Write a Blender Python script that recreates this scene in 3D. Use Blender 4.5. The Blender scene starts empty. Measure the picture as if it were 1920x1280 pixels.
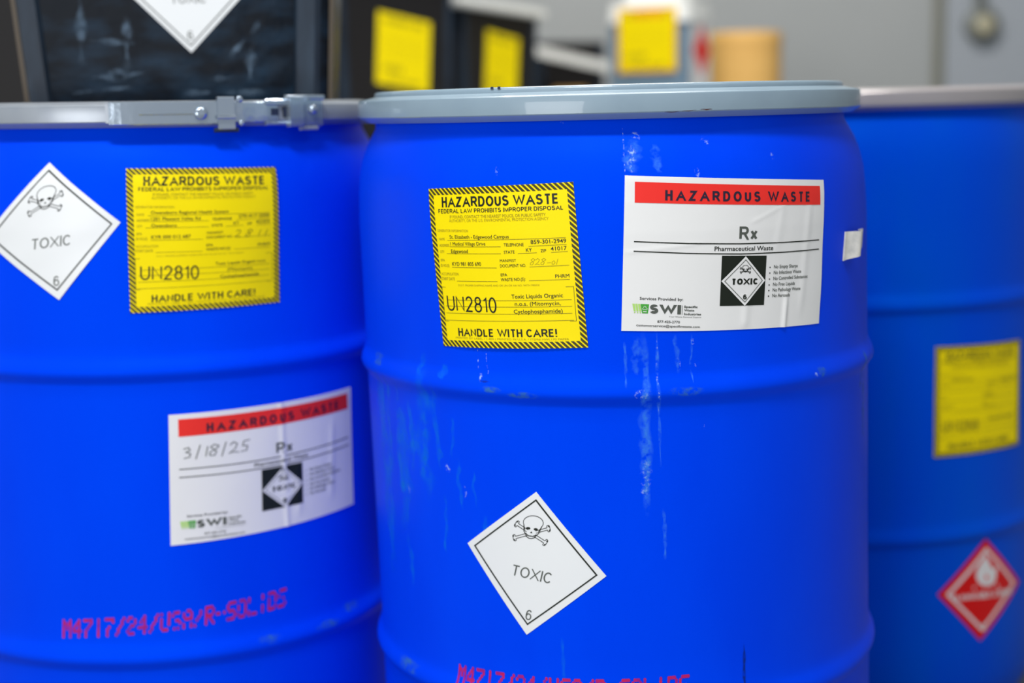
import bpy, bmesh, math, random
from mathutils import Vector, Matrix
random.seed(7)
PI = math.pi
SC = bpy.context.scene
COL = SC.collection

# ---------------------------------------------------------------- camera
cam = bpy.data.cameras.new('camera')
cam.sensor_width = 36.0
cam.lens = 2850.0 / 1920.0 * 36.0
cam.clip_start = 0.05
cam.dof.use_dof = True
cam.dof.focus_distance = 1.50
cam.dof.aperture_fstop = 1.95
cam.dof.aperture_blades = 9
co = bpy.data.objects.new('camera', cam)
COL.objects.link(co)
SC.camera = co
PITCH, ROLL = 0.1528, -0.0201
fwd = Vector((0, math.cos(PITCH), -math.sin(PITCH)))
r0 = Vector((1, 0, 0)); u0 = r0.cross(fwd)
cr, sr = math.cos(ROLL), math.sin(ROLL)
rv = cr * r0 + sr * u0; uv_ = -sr * r0 + cr * u0
m = Matrix((rv, uv_, -fwd)).transposed().to_4x4()
m.translation = Vector((0, 0, 0.909))
co.matrix_world = m

# ---------------------------------------------------------------- world, lights, exposure
SC.view_settings.view_transform = 'Standard'
SC.view_settings.look = 'None'
SC.view_settings.gamma = 1.0
SC.view_settings.use_curve_mapping = False
SC.view_settings.exposure = -0.10
w = bpy.data.worlds.new('world'); SC.world = w; w.use_nodes = True
w.node_tree.nodes['Background'].inputs[0].default_value = (0.90, 0.95, 1.0, 1)
w.node_tree.nodes['Background'].inputs[1].default_value = 0.50

def area(name, loc, sx, sy, power, aim=None, color=(1, 1, 1)):
    l = bpy.data.lights.new(name, 'AREA')
    l.shape = 'RECTANGLE'; l.size = sx; l.size_y = sy; l.energy = power; l.color = color
    o = bpy.data.objects.new(name, l); COL.objects.link(o); o.location = loc
    if aim is not None:
        o.rotation_euler = (Vector(aim) - Vector(loc)).to_track_quat('-Z', 'Y').to_euler()
    return o
# three rows of ceiling strip lights in the storeroom
area('ceiling_strip_light', (-0.35, 0.1, 3.3), 0.9, 0.35, 76, color=(0.96, 0.98, 1.0))
area('ceiling_strip_light', (-1.8, 0.4, 3.3), 0.9, 0.35, 22, color=(0.96, 0.98, 1.0))
area('ceiling_strip_light', (1.9, 0.6, 3.3), 0.9, 0.35, 12, color=(0.96, 0.98, 1.0))
area('ceiling_strip_light', (0.1, 2.9, 3.3), 1.6, 0.3, 112, color=(1.0, 0.97, 0.92))

# soft area light added for the frontal light, unseen behind the camera, to the left
area('front_left_soft_light', (-1.9, -2.4, 0.95), 2.0, 1.8, 68, aim=(0.1, 1.8, .2), color=(1.0, 1.0, 1.0))

# ---------------------------------------------------------------- helpers
def mat(name, base, rough=0.5, spec=0.5, metal=0.0, noise=None, bump=None, coat=0.0, tint=None, sub=0.0):
    m = bpy.data.materials.new(name); m.use_nodes = True
    nt = m.node_tree; b = nt.nodes['Principled BSDF']
    b.inputs['Base Color'].default_value = (*base, 1)
    b.inputs['Roughness'].default_value = rough
    b.inputs['Specular IOR Level'].default_value = spec
    b.inputs['Metallic'].default_value = metal
    b.inputs['Coat Weight'].default_value = coat
    if tint: b.inputs['Specular Tint'].default_value = (*tint, 1)
    tc = None
    if noise or bump:
        tc = nt.nodes.new('ShaderNodeTexCoord')
    if noise:
        # noise = (scale, colour2, amount, (stretch))
        sc, c2, amt, st = noise
        mp = nt.nodes.new('ShaderNodeMapping'); mp.inputs['Scale'].default_value = st
        nt.links.new(tc.outputs['Object'], mp.inputs['Vector'])
        n = nt.nodes.new('ShaderNodeTexNoise'); n.inputs['Scale'].default_value = sc
        n.inputs['Detail'].default_value = 6
        nt.links.new(mp.outputs[0], n.inputs['Vector'])
        rp = nt.nodes.new('ShaderNodeMapRange')
        rp.inputs['From Min'].default_value = 0.42; rp.inputs['From Max'].default_value = 0.72
        rp.inputs['To Max'].default_value = amt
        nt.links.new(n.outputs['Fac'], rp.inputs['Value'])
        mx = nt.nodes.new('ShaderNodeMix'); mx.data_type = 'RGBA'
        mx.inputs['A'].default_value = (*base, 1); mx.inputs['B'].default_value = (*c2, 1)
        nt.links.new(rp.outputs[0], mx.inputs['Factor'])
        nt.links.new(mx.outputs['Result'], b.inputs['Base Color'])
    if bump:
        sc, st = bump
        n2 = nt.nodes.new('ShaderNodeTexNoise'); n2.inputs['Scale'].default_value = sc
        n2.inputs['Detail'].default_value = 3
        nt.links.new(tc.outputs['Object'], n2.inputs['Vector'])
        bp = nt.nodes.new('ShaderNodeBump'); bp.inputs['Strength'].default_value = st
        bp.inputs['Distance'].default_value = 0.002
        nt.links.new(n2.outputs['Fac'], bp.inputs['Height'])
        nt.links.new(bp.outputs[0], b.inputs['Normal'])
    return m

M = {}
M['blue'] = mat('blue_plastic', (0.0, 0.047, 0.85), 0.52, 0.20, tint=(0.0, 0.5, 1.0),
                noise=(9, (0.0, 0.056, 0.90), 0.8, (1, 1, .35)), bump=(900, 0.06))
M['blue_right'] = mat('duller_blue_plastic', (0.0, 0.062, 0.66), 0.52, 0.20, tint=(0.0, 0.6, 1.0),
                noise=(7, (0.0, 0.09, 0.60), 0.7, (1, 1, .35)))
M['ring_paint'] = mat('grey_blue_ring_paint', (0.245, 0.33, 0.395), 0.34, 0.4, coat=0.5,
                      noise=(30, (0.215, 0.29, 0.355), 0.5, (1, 1, 1)))
M['ring_zinc'] = mat('zinc_ring', (0.34, 0.37, 0.41), 0.30, 0.5, metal=0.3,
                     noise=(40, (0.28, 0.31, 0.36), 0.6, (1, 1, 1)))
M['ring_brown'] = mat('dull_grey_ring', (0.36, 0.33, 0.33), 0.3, 0.6, metal=0.2)
M['zinc'] = mat('bright_zinc_lever', (0.42, 0.49, 0.57), 0.16, 0.8, metal=0.75, bump=(120, 0.12))
M['dark_metal'] = mat('dark_gap', (0.02, 0.03, 0.06), 0.5, 0.3)
M['paper'] = mat('white_label_paper', (0.80, 0.79, 0.77), 0.5, 0.3, bump=(60, 0.08))
M['vinyl'] = mat('white_vinyl_label', (0.80, 0.81, 0.81), 0.38, 0.4)
M['yellow'] = mat('yellow_label', (0.94, 0.74, 0.0), 0.55, 0.15, bump=(60, 0.05))
M['amber'] = mat('amber_print', (0.85, 0.40, 0.0), 0.5, 0.3)
M['black_ink'] = mat('black_ink', (0.012, 0.016, 0.010), 0.5, 0.25)
M['olive_ink'] = mat('faded_olive_ink', (0.40, 0.33, 0.01), 0.6, 0.2)
M['hatch_ink'] = mat('hatch_ink', (0.045, 0.042, 0.012), 0.5, 0.25)
M['grey_ink'] = mat('grey_ink', (0.09, 0.10, 0.085), 0.5, 0.25)
M['navy_ink'] = mat('navy_ink', (0.022, 0.015, 0.035), 0.5, 0.25)
M['red_print'] = mat('red_print', (0.84, 0.028, 0.02), 0.5, 0.3)
M['green_print'] = mat('green_print', (0.06, 0.36, 0.04), 0.5, 0.3)
M['lime_print'] = mat('light_green_print', (0.42, 0.68, 0.16), 0.5, 0.3)
M['pink_ink'] = mat('magenta_ink', (0.55, 0.012, 0.10), 0.6, 0.2, noise=(120, (0.20, 0.01, 0.30), 0.9, (1, 1, 1)))
M['red_vinyl'] = mat('red_vinyl', (0.72, 0.0, 0.0), 0.45, 0.3)
M['white_print'] = mat('white_print', (0.78, 0.74, 0.72), 0.45, 0.3)
M['black_plastic'] = mat('glossy_black_plastic', (0.002, 0.005, 0.010), 0.28, 0.06,
                         noise=(16, (0.012, 0.03, 0.055), 0.9, (1, 1, 2.5)), bump=(28, 0.5))  # bluish streaks in the colour stand for reflections on the panel
M['pillar_plastic'] = mat('reflection_tinted_black_plastic', (0.012, 0.020, 0.033), 0.45, 0.25,
                          noise=(30, (0.028, 0.048, 0.075), 0.9, (1, 1, .3)))  # paler blue puts the pillars' reflections into the base colour
M['amber_print'] = M['amber']
M['tan_edge_gleam'] = mat('tan_edge_gleam', (0.10, 0.075, 0.05), 0.5, 0.4)  # gleam along the black bin's side edge, painted as tan
M['matt_black'] = mat('dull_black_plastic', (0.014, 0.013, 0.013), 0.5, 0.2)
M['white_plastic'] = mat('white_plastic', (0.72, 0.73, 0.70), 0.4, 0.4)
M['jug_body'] = mat('blue_grey_plastic', (0.13, 0.20, 0.27), 0.4, 0.4)
M['fibre'] = mat('tan_fibreboard', (0.72, 0.43, 0.13), 0.6, 0.25, noise=(5, (0.64, 0.36, 0.10), 0.6, (1, 1, 4)))
M['carton'] = mat('brown_card', (0.30, 0.18, 0.05), 0.7, 0.2)
M['yellow_amber'] = mat('amber_yellow_label', (0.78, 0.61, 0.0), 0.6, 0.1)
M['wall'] = mat('grey_wall_paint', (0.40, 0.415, 0.415), 0.7, 0.2, noise=(1.5, (0.36, 0.38, 0.385), 0.7, (1, 1, 1)))
M['wall_right_panel'] = mat('blue_grey_wall_paint', (0.38, 0.41, 0.45), 0.7, 0.2)
M['joint'] = mat('tan_joint', (0.22, 0.22, 0.18), 0.6, 0.2)
M['concrete'] = mat('concrete_floor', (0.22, 0.23, 0.24), 0.6, 0.3, noise=(4, (0.16, 0.17, 0.18), 0.8, (1, 1, 1)))
M['ceiling'] = mat('ceiling_paint', (0.6, 0.62, 0.62), 0.8, 0.2)
M['box_grey'] = mat('grey_metal_box', (0.16, 0.17, 0.15), 0.45, 0.5, metal=0.3)
M['beige'] = mat('beige_cover', (0.50, 0.46, 0.32), 0.5, 0.4)
M['steel'] = mat('steel_top', (0.35, 0.36, 0.37), 0.4, 0.5, metal=0.6)
M['scrap'] = mat('torn_paper', (0.62, 0.60, 0.55), 0.7, 0.2, noise=(90, (0.40, 0.40, 0.38), 0.8, (1, 1, 1)))
M['brown'] = mat('brown_scratch', (0.10, 0.03, 0.02), 0.6, 0.2)

def drip_mat(name, col, lo, hi, scale=60, amax=0.75):
    m = bpy.data.materials.new(name); m.use_nodes = True
    nt = m.node_tree; b = nt.nodes['Principled BSDF']
    b.inputs['Base Color'].default_value = (*col, 1); b.inputs['Roughness'].default_value = 0.6
    b.inputs['Specular IOR Level'].default_value = 0.2
    tc = nt.nodes.new('ShaderNodeTexCoord')
    n = nt.nodes.new('ShaderNodeTexNoise'); n.inputs['Scale'].default_value = scale; n.inputs['Detail'].default_value = 8
    n.inputs['Roughness'].default_value = 0.65
    nt.links.new(tc.outputs['Object'], n.inputs['Vector'])
    r = nt.nodes.new('ShaderNodeMapRange'); r.inputs['From Min'].default_value = lo; r.inputs['From Max'].default_value = hi
    nt.links.new(n.outputs['Fac'], r.inputs['Value'])
    at = nt.nodes.new('ShaderNodeAttribute'); at.attribute_name = 'edge'
    mu = nt.nodes.new('ShaderNodeMath'); mu.operation = 'MULTIPLY'
    nt.links.new(r.outputs[0], mu.inputs[0]); nt.links.new(at.outputs['Fac'], mu.inputs[1])
    m2 = nt.nodes.new('ShaderNodeMath'); m2.operation = 'MULTIPLY'; m2.inputs[1].default_value = amax
    nt.links.new(mu.outputs[0], m2.inputs[0])
    nt.links.new(m2.outputs[0], b.inputs['Alpha'])
    return m
M['drip'] = drip_mat('dried_drip', (0.06, 0.33, 0.95), 0.38, 0.66, 90, 0.50)
M['drip_faint'] = drip_mat('faint_dried_film', (0.0, 0.26, 0.85), 0.35, 0.70, 55, 0.42)
M['drip_white'] = drip_mat('pale_residue', (0.55, 0.78, 1.0), 0.50, 0.66, 260, 0.6)
M['bin_scuff'] = drip_mat('bin_scuff', (0.16, 0.24, 0.34), 0.40, 0.66, 70, 0.6)
M['scuff_green'] = drip_mat('greenish_scuff', (0.05, 0.22, 0.42), 0.40, 0.66, 120, 0.65)
M['scuff_dark'] = drip_mat('dark_scuff', (0.0, 0.02, 0.25), 0.30, 0.55, 150, 0.8)

def link(name, verts, faces, material, parent=None, smooth=False, label=None, kind=None):
    me = bpy.data.meshes.new(name)
    base = Vector(parent.get('_w', (0, 0, 0))) if parent is not None else Vector((0, 0, 0))
    me.from_pydata([tuple(Vector(v) - base) for v in verts], [], faces)
    me.update()
    if smooth:
        for p in me.polygons: p.use_smooth = True
    me.materials.append(material)
    o = bpy.data.objects.new(name, me); COL.objects.link(o)
    if parent is not None:
        o.parent = parent
        o['_w'] = tuple(base)
    if label: o['label'] = label
    if kind: o['kind'] = kind
    return o

def fix_normals(o):
    bm = bmesh.new(); bm.from_mesh(o.data); bmesh.ops.recalc_face_normals(bm, faces=bm.faces)
    bm.to_mesh(o.data); bm.free(); return o

def sharp(o, ang=35):
    o.data.set_sharp_from_angle(angle=math.radians(ang)); return o

def thing(name, label, cat, loc, group=None):
    o = bpy.data.objects.new(name, None); COL.objects.link(o)
    o.empty_display_size = 0.05
    o.location = loc; o['label'] = label; o['category'] = cat; o['_w'] = tuple(loc)
    if group: o['group'] = group
    return o

def boxm(name, cx, cy, cz, sx, sy, sz, material, parent=None, bevel=0.0, yaw=0.0, kind=None, label=None):
    bm = bmesh.new()
    bmesh.ops.create_cube(bm, size=1.0)
    for v in bm.verts:
        v.co = Vector((v.co.x * sx, v.co.y * sy, v.co.z * sz))
    if bevel > 0:
        bmesh.ops.bevel(bm, geom=list(bm.edges), offset=bevel, segments=2, affect='EDGES', clamp_overlap=True)
    R = Matrix.Rotation(yaw, 4, 'Z')
    vs = [R @ v.co + Vector((cx, cy, cz)) for v in bm.verts]
    bm.verts.index_update()
    fs = [[v.index for v in f.verts] for f in bm.faces]
    bm.free()
    return link(name, vs, fs, material, parent, smooth=False, kind=kind, label=label)

# ---------------------------------------------------------------- a single-stroke sans alphabet for the printed headings
def arc(cx, cy, rx, ry, a0, a1, n=14):
    return [(cx + rx * math.cos(math.radians(a0 + (a1 - a0) * i / n)),
             cy + ry * math.sin(math.radians(a0 + (a1 - a0) * i / n))) for i in range(n + 1)]
G = {
 'A': (0.78, [[(0, 0), (.5, 1), (1, 0)], [(.17, .33), (.83, .33)]]),
 'B': (0.62, [[(0, 0), (0, 1)], [(0, 1), (.6, 1)] + arc(.62, .76, .33, .24, 90, -90) + [(0, .52)], [(.6, .52)] + arc(.64, .26, .36, .26, 90, -90) + [(0, 0)]]),
 'C': (0.70, [arc(.5, .5, .5, .5, 42, 318, 26)]),
 'D': (0.67, [[(0, 0), (0, 1), (.45, 1)] + arc(.45, .5, .55, .5, 90, -90, 20) + [(0, 0)]]),
 'E': (0.58, [[(1, 1), (0, 1), (0, 0), (1, 0)], [(0, .52), (.93, .52)]]),
 'F': (0.54, [[(1, 1), (0, 1), (0, 0)], [(0, .5), (.86, .5)]]),
 'G': (0.74, [arc(.5, .5, .5, .5, 42, 340, 26) + [(1, .45), (.55, .45)]]),
 'H': (0.63, [[(0, 0), (0, 1)], [(1, 0), (1, 1)], [(0, .53), (1, .53)]]),
 'I': (.0, [[(0, 0), (0, 1)]]),
 'K': (0.66, [[(0, 0), (0, 1)], [(1, 1), (0, .35)], [(.33, .56), (1, 0)]]),
 'L': (0.54, [[(0, 1), (0, 0), (1, 0)]]),
 'M': (0.78, [[(0, 0), (0, 1), (.5, .1), (1, 1), (1, 0)]]),
 'N': (0.64, [[(0, 0), (0, 1), (1, 0), (1, 1)]]),
 'O': (0.77, [arc(.5, .5, .5, .5, 0, 360, 32)]),
 'Q': (0.77, [arc(.5, .5, .5, .5, 0, 360, 32), [(.6, .25), (1, -.05)]]),
 'P': (0.60, [[(0, 0), (0, 1), (.6, 1)] + arc(.64, .73, .36, .27, 90, -90) + [(0, .46)]]),
 'R': (0.66, [[(0, 0), (0, 1), (.6, 1)] + arc(.64, .74, .34, .26, 90, -90) + [(0, .48)], [(.55, .48), (.98, 0)]]),
 'S': (0.63, [arc(.5, .76, .46, .24, 25, 270, 18) + arc(.5, .26, .5, .26, 90, -158, 18)[1:]]),
 'T': (0.65, [[(0, 1), (1, 1)], [(.5, 1), (.5, 0)]]),
 'U': (0.62, [[(0, 1)] + arc(.5, .35, .5, .35, 180, 360, 18) + [(1, 1)]]),
 'V': (0.72, [[(0, 1), (.5, 0), (1, 1)]]),
 'W': (1.06, [[(0, 1), (.25, 0), (.5, 1), (.75, 0), (1, 1)]]),
 'X': (0.72, [[(0, 0), (1, 1)], [(0, 1), (1, 0)]]),
 'Y': (0.70, [[(0, 1), (.5, .45), (1, 1)], [(.5, .45), (.5, 0)]]),
 'Z': (0.62, [[(0, 1), (1, 1), (0, 0), (1, 0)]]),
 'x': (0.52, [[(0, 0), (1, .68)], [(0, .68), (1, 0)]]),
 '0': (.54, [arc(.5, .5, .5, .5, 0, 360, 28)]),
 '1': (.26, [[(0, .78), (1, 1), (1, 0)]]),
 '2': (.54, [arc(.5, .72, .48, .28, 165, -20, 14) + [(0, 0), (1, 0)]]),
 '3': (.54, [arc(.48, .75, .45, .25, 150, -90, 14) + arc(.48, .25, .52, .27, 90, -150, 14)]),
 '4': (.54, [[(.75, 0), (.75, 1), (0, .3), (1, .3)]]),
 '5': (.54, [[(.92, 1), (.18, 1), (.08, .5)] + arc(.48, .31, .52, .31, 130, -150, 16)]),
 '6': (.54, [arc(.5, .31, .5, .31, 0, 360, 24), [(0, .31)] + arc(.52, .55, .52, .45, 180, 40, 14)]),
 '7': (.54, [[(0, 1), (1, 1), (.3, 0)]]),
 '8': (.54, [arc(.5, .76, .42, .24, 0, 360, 22), arc(.5, .27, .5, .27, 0, 360, 22)]),
 '9': (.54, [arc(.5, .69, .5, .31, 0, 360, 24), [(1, .69)] + arc(.48, .45, .52, .45, 0, -140, 14)]),
 '!': (.0, [[(0, .28), (0, 1)], [(0, 0), (0, .06)]]),
 '.': (.0, [[(0, 0), (0, .06)]]), ',': (.05, [[(1, .06), (0, -.14)]]),
 '/': (.34, [[(0, 0), (1, 1)]]), '-': (.30, [[(0, .40), (1, .40)]]),
}
def ribbon(pts, w, closed=False):
    """flat mitred ribbon along 2D points -> verts, quads"""
    P = [Vector(p) for p in pts]
    Q = [P[0]]
    for p in P[1:]:
        if (p - Q[-1]).length > 1e-6: Q.append(p)
    if closed or (Q[0] - Q[-1]).length < 1e-5:
        closed = True
        if (Q[0] - Q[-1]).length < 1e-5: Q.pop()
    n = len(Q); L = []; R = []
    for i in range(n):
        a = Q[i - 1] if (i > 0 or closed) else None
        b = Q[(i + 1) % n] if (i < n - 1 or closed) else None
        d1 = (Q[i] - a).normalized() if a is not None else None
        d2 = (b - Q[i]).normalized() if b is not None else None
        if d1 is None: d1 = d2
        if d2 is None: d2 = d1
        n1 = Vector((-d1.y, d1.x)); n2 = Vector((-d2.y, d2.x))
        mm = n1 + n2
        if mm.length < 1e-4: mm = n1
        mm.normalize()
        k = 1.0 / max(mm.dot(n1), 0.42)
        L.append(Q[i] + mm * (w / 2 * k)); R.append(Q[i] - mm * (w / 2 * k))
    vs = [tuple(v) for v in L + R]
    fs = []
    for i in range(n if closed else n - 1):
        j = (i + 1) % n
        fs.append((n + i, n + j, j, i))
    return vs, fs

def stroke_text(s, w, track=0.0):
    """unit cap height; w stroke width. returns verts2d, faces, total width"""
    x = 0.0; V = []; F = []
    for ch in s:
        if ch == ' ':
            x += 0.32 + track; continue
        W, st = G[ch]
        if ch in 'AVWMXYZNK': W += (w - .11) * (1.1 if ch in 'MW' else .5)
        W = max(W - w, 0.0)
        for s_ in st:
            pts = [(x + w / 2 + px * W, w / 2 + py * (1 - w)) for px, py in s_]
            if len(s_) == 2 and abs(s_[0][0] - s_[1][0]) < 1e-6:   # vertical stems reach full height
                pts = [(p[0], p[1] + (w / 2 if py[1] >= .999 else (-w / 2 if py[1] <= .001 else 0))) for p, py in zip(pts, s_)]
            flat = ch in 'AVWMNZXYK7R41'
            if flat and len(pts) < 6 and len(s_) > 1:      # slanted strokes run past the cap and base lines and are cut level there
                for e, q in ((0, 1), (-1, -2)):
                    a_, b_ = Vector(pts[e]), Vector(pts[q]); d_ = (a_ - b_)
                    if abs(d_.x) > 1e-4 and abs(d_.y) > .1 and s_[e][1] in (0, 1): pts[e] = tuple(a_ + d_.normalized() * w * .7)
            v, f = ribbon(pts, w)
            if flat: v = [(p[0], min(1.0, max(0.0, p[1]))) for p in v]
            o = len(V); V += v; F += [tuple(i + o for i in q) for q in f]
        x += W + w + 0.12 + track - (.035 if ch in 'AVWTY' else .06 if ch == 'C' else 0)
    return V, F, x - 0.12 - track + (.035 if s[-1] in 'AVWTY' else 0)

_fc = {}
def font_text(s, bold=0.0):
    if 'M' in s: bold = 0.0
    key = (s, bold)
    if key in _fc: return _fc[key]
    c = bpy.data.curves.new('txt', 'FONT'); c.body = s; c.offset = bold; c.resolution_u = 3
    o = bpy.data.objects.new('txt', c); COL.objects.link(o)
    bpy.context.view_layer.update()
    ev = o.evaluated_get(bpy.context.evaluated_depsgraph_get()); me = ev.to_mesh()
    V = [(v.co.x, v.co.y) for v in me.vertices]; F = [tuple(p.vertices) for p in me.polygons]
    ev.to_mesh_clear()
    bpy.data.objects.remove(o); bpy.data.curves.remove(c)
    x0 = min(v[0] for v in V); x1 = max(v[0] for v in V)
    cap = 0.69
    V = [((v[0] - x0) / cap, v[1] / cap) for v in V]
    # make every face point up
    F2 = []
    for f in F:
        a = sum(V[f[i]][0] * V[f[(i + 1) % len(f)]][1] - V[f[(i + 1) % len(f)]][0] * V[f[i]][1] for i in range(len(f)))
        F2.append(f if a > 0 else tuple(reversed(f)))
    _fc[key] = (V, F2, (x1 - x0) / cap)
    return _fc[key]

def inv_bilinear(Q, p):
    TL, TR, BR, BL = [Vector(q) for q in Q]; p = Vector(p)
    u, v = .5, .5
    for _ in range(12):
        f = TL * (1 - u) * (1 - v) + TR * u * (1 - v) + BR * u * v + BL * (1 - u) * v - p
        du = (TR - TL) * (1 - v) + (BR - BL) * v; dv = (BL - TL) * (1 - u) + (BR - TR) * u
        det = du.x * dv.y - du.y * dv.x
        u -= (f.x * dv.y - f.y * dv.x) / det; v -= (du.x * f.y - du.y * f.x) / det
        if f.length < 1e-7: break
    return u, v

class Print:
    """artwork drawn in a layout frame Q (TL,TR,BR,BL; y down), mapped on a sheet by surf(u, v, lift)"""
    def __init__(s, Q): s.Q = Q; s.layers = {}
    def add(s, V, F, ink, lvl=1):
        L = s.layers.setdefault((ink, lvl), ([], []))
        o = len(L[0]); L[0].extend(V); L[1].extend([tuple(i + o for i in f) for f in F])
    def text(s, t, a, b, cap, ink='black', w=None, bold=0.0, up=None, track=0.0, lvl=1):
        V, F, W = stroke_text(t, w, track) if w else font_text(t, bold)
        a = Vector(a); b = Vector(b); d = (b - a) / W
        if up is None: up = Vector((d.y, -d.x)).normalized()
        else: up = Vector(up).normalized()
        s.add([tuple(a + d * x + up * (cap * y)) for x, y in V], F, ink, lvl)
    def line(s, pts, w, ink='black', closed=False, lvl=1):
        P = []
        pts = [Vector(p) for p in pts]
        seq = pts + ([pts[0]] if closed else [])
        for i in range(len(seq) - 1):
            n = max(1, int((seq[i + 1] - seq[i]).length / 60))
            P += [tuple(seq[i].lerp(seq[i + 1], k / n)) for k in range(n)]
        if not closed: P.append(tuple(seq[-1]))
        V, F = ribbon(P, w, closed)
        s.add(V, [tuple(reversed(f)) for f in F], ink, lvl)
    def poly(s, pts, ink, lvl=1):
        s.add([tuple(p) for p in pts], [tuple(range(len(pts)))], ink, lvl)
    def quad(s, q, ink, nx=12, ny=3, lvl=1):
        q = [Vector(p) for p in q]; V = []; F = []
        for j in range(ny + 1):
            for i in range(nx + 1):
                u, v = i / nx, j / ny
                V.append(tuple(q[0] * (1 - u) * (1 - v) + q[1] * u * (1 - v) + q[2] * u * v + q[3] * (1 - u) * v))
        for j in range(ny):
            for i in range(nx):
                k = j * (nx + 1) + i
                F.append((k, k + 1, k + nx + 2, k + nx + 1))
        s.add(V, F, ink, lvl)
    def build(s, surf, parent, names):
        for (ink, lvl), (V, F) in s.layers.items():
            W = []
            for p in V:
                u, v = inv_bilinear(s.Q, p)
                W.append(surf(u, v, 0.0003 * lvl))
            # orient each face like its first neighbour on the sheet
            F2 = []
            a = surf(.5, .5, 0); n = (surf(.5, .6, 0) - a).cross(surf(.6, .5, 0) - a)
            for f in F:
                fn = (W[f[1]] - W[f[0]]).cross(W[f[2]] - W[f[0]])
                F2.append(f if fn.dot(n) > 0 else tuple(reversed(f)))
            nm, lb = names.get(ink, ('printing', None))
            link(nm, W, F2, M[INK[ink]], parent, label=lb, kind='stuff' if len(V) > 60 or ink != 'red' else None)
INK = {'black': 'black_ink', 'olive': 'olive_ink', 'hatch': 'hatch_ink', 'grey': 'grey_ink', 'navy': 'navy_ink',
       'red': 'red_print', 'green': 'green_print', 'lime': 'lime_print', 'white': 'paper', 'wht': 'white_print', 'amber': 'amber_print'}
NAMES = {'black': ('printed_lettering', 'black print'), 'olive': ('faint_lettering', 'faint olive small print'),
         'hatch': ('hatched_border', 'black diagonal hatching around the edge'), 'grey': ('grey_lettering', 'grey print'),
         'navy': ('banner_lettering', 'dark letters on the red banner'), 'red': ('red_banner', 'red banner across the top'),
         'green': ('green_logo', 'green bin logo'), 'lime': ('light_green_logo', 'light green bins of the logo'),
         'white': ('white_diamond', 'white diamond inside the black square'), 'wht': ('white_lettering', 'white print'),
         'amber': ('amber_edge', 'amber edge print')}

def sheet(name, surf, material, parent, nu=44, nv=34, label=None, back=0.0005):
    V = []; F = []
    for j in range(nv + 1):
        for i in range(nu + 1):
            V.append(surf(i / nu, j / nv, 0.0))
    for j in range(nv):
        for i in range(nu):
            k = j * (nu + 1) + i
            F.append((k, k + nu + 1, k + nu + 2, k + 1))
    rim = [(i, 0) for i in range(nu)] + [(nu, j) for j in range(nv)] + [(nu - i, nv) for i in range(nu)] + [(0, nv - j) for j in range(nv)]
    base = len(V)
    for (i, j) in rim: V.append(surf(i / nu, j / nv, -back))
    n = len(rim)
    for q in range(n):
        a = rim[q][1] * (nu + 1) + rim[q][0]; bq = rim[(q + 1) % n]; b = bq[1] * (nu + 1) + bq[0]
        F.append((a, b, base + (q + 1) % n, base + q))
    o = link(name, V, F, material, parent, smooth=True, label=label)
    sharp(o, 40)
    return o

# ---------------------------------------------------------------- artwork
def clip_band(rect, c0, c1):
    """polygon of the band c0 < x - y' < c1 clipped to rect (layout units, y down)"""
    x0, y0, x1, y1 = rect
    P = [Vector((x0, y0)), Vector((x1, y0)), Vector((x1, y1)), Vector((x0, y1))]
    for sgn, c in ((1, c0), (-1, c1)):
        out = []
        for i in range(len(P)):
            a, b = P[i], P[(i + 1) % len(P)]
            fa = sgn * ((a.x - a.y) - c); fb = sgn * ((b.x - b.y) - c)
            if fa >= 0: out.append(a)
            if fa * fb < 0: out.append(a + (b - a) * (fa / (fa - fb)))
        P = out
        if len(P) < 3: return None
    return P

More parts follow.
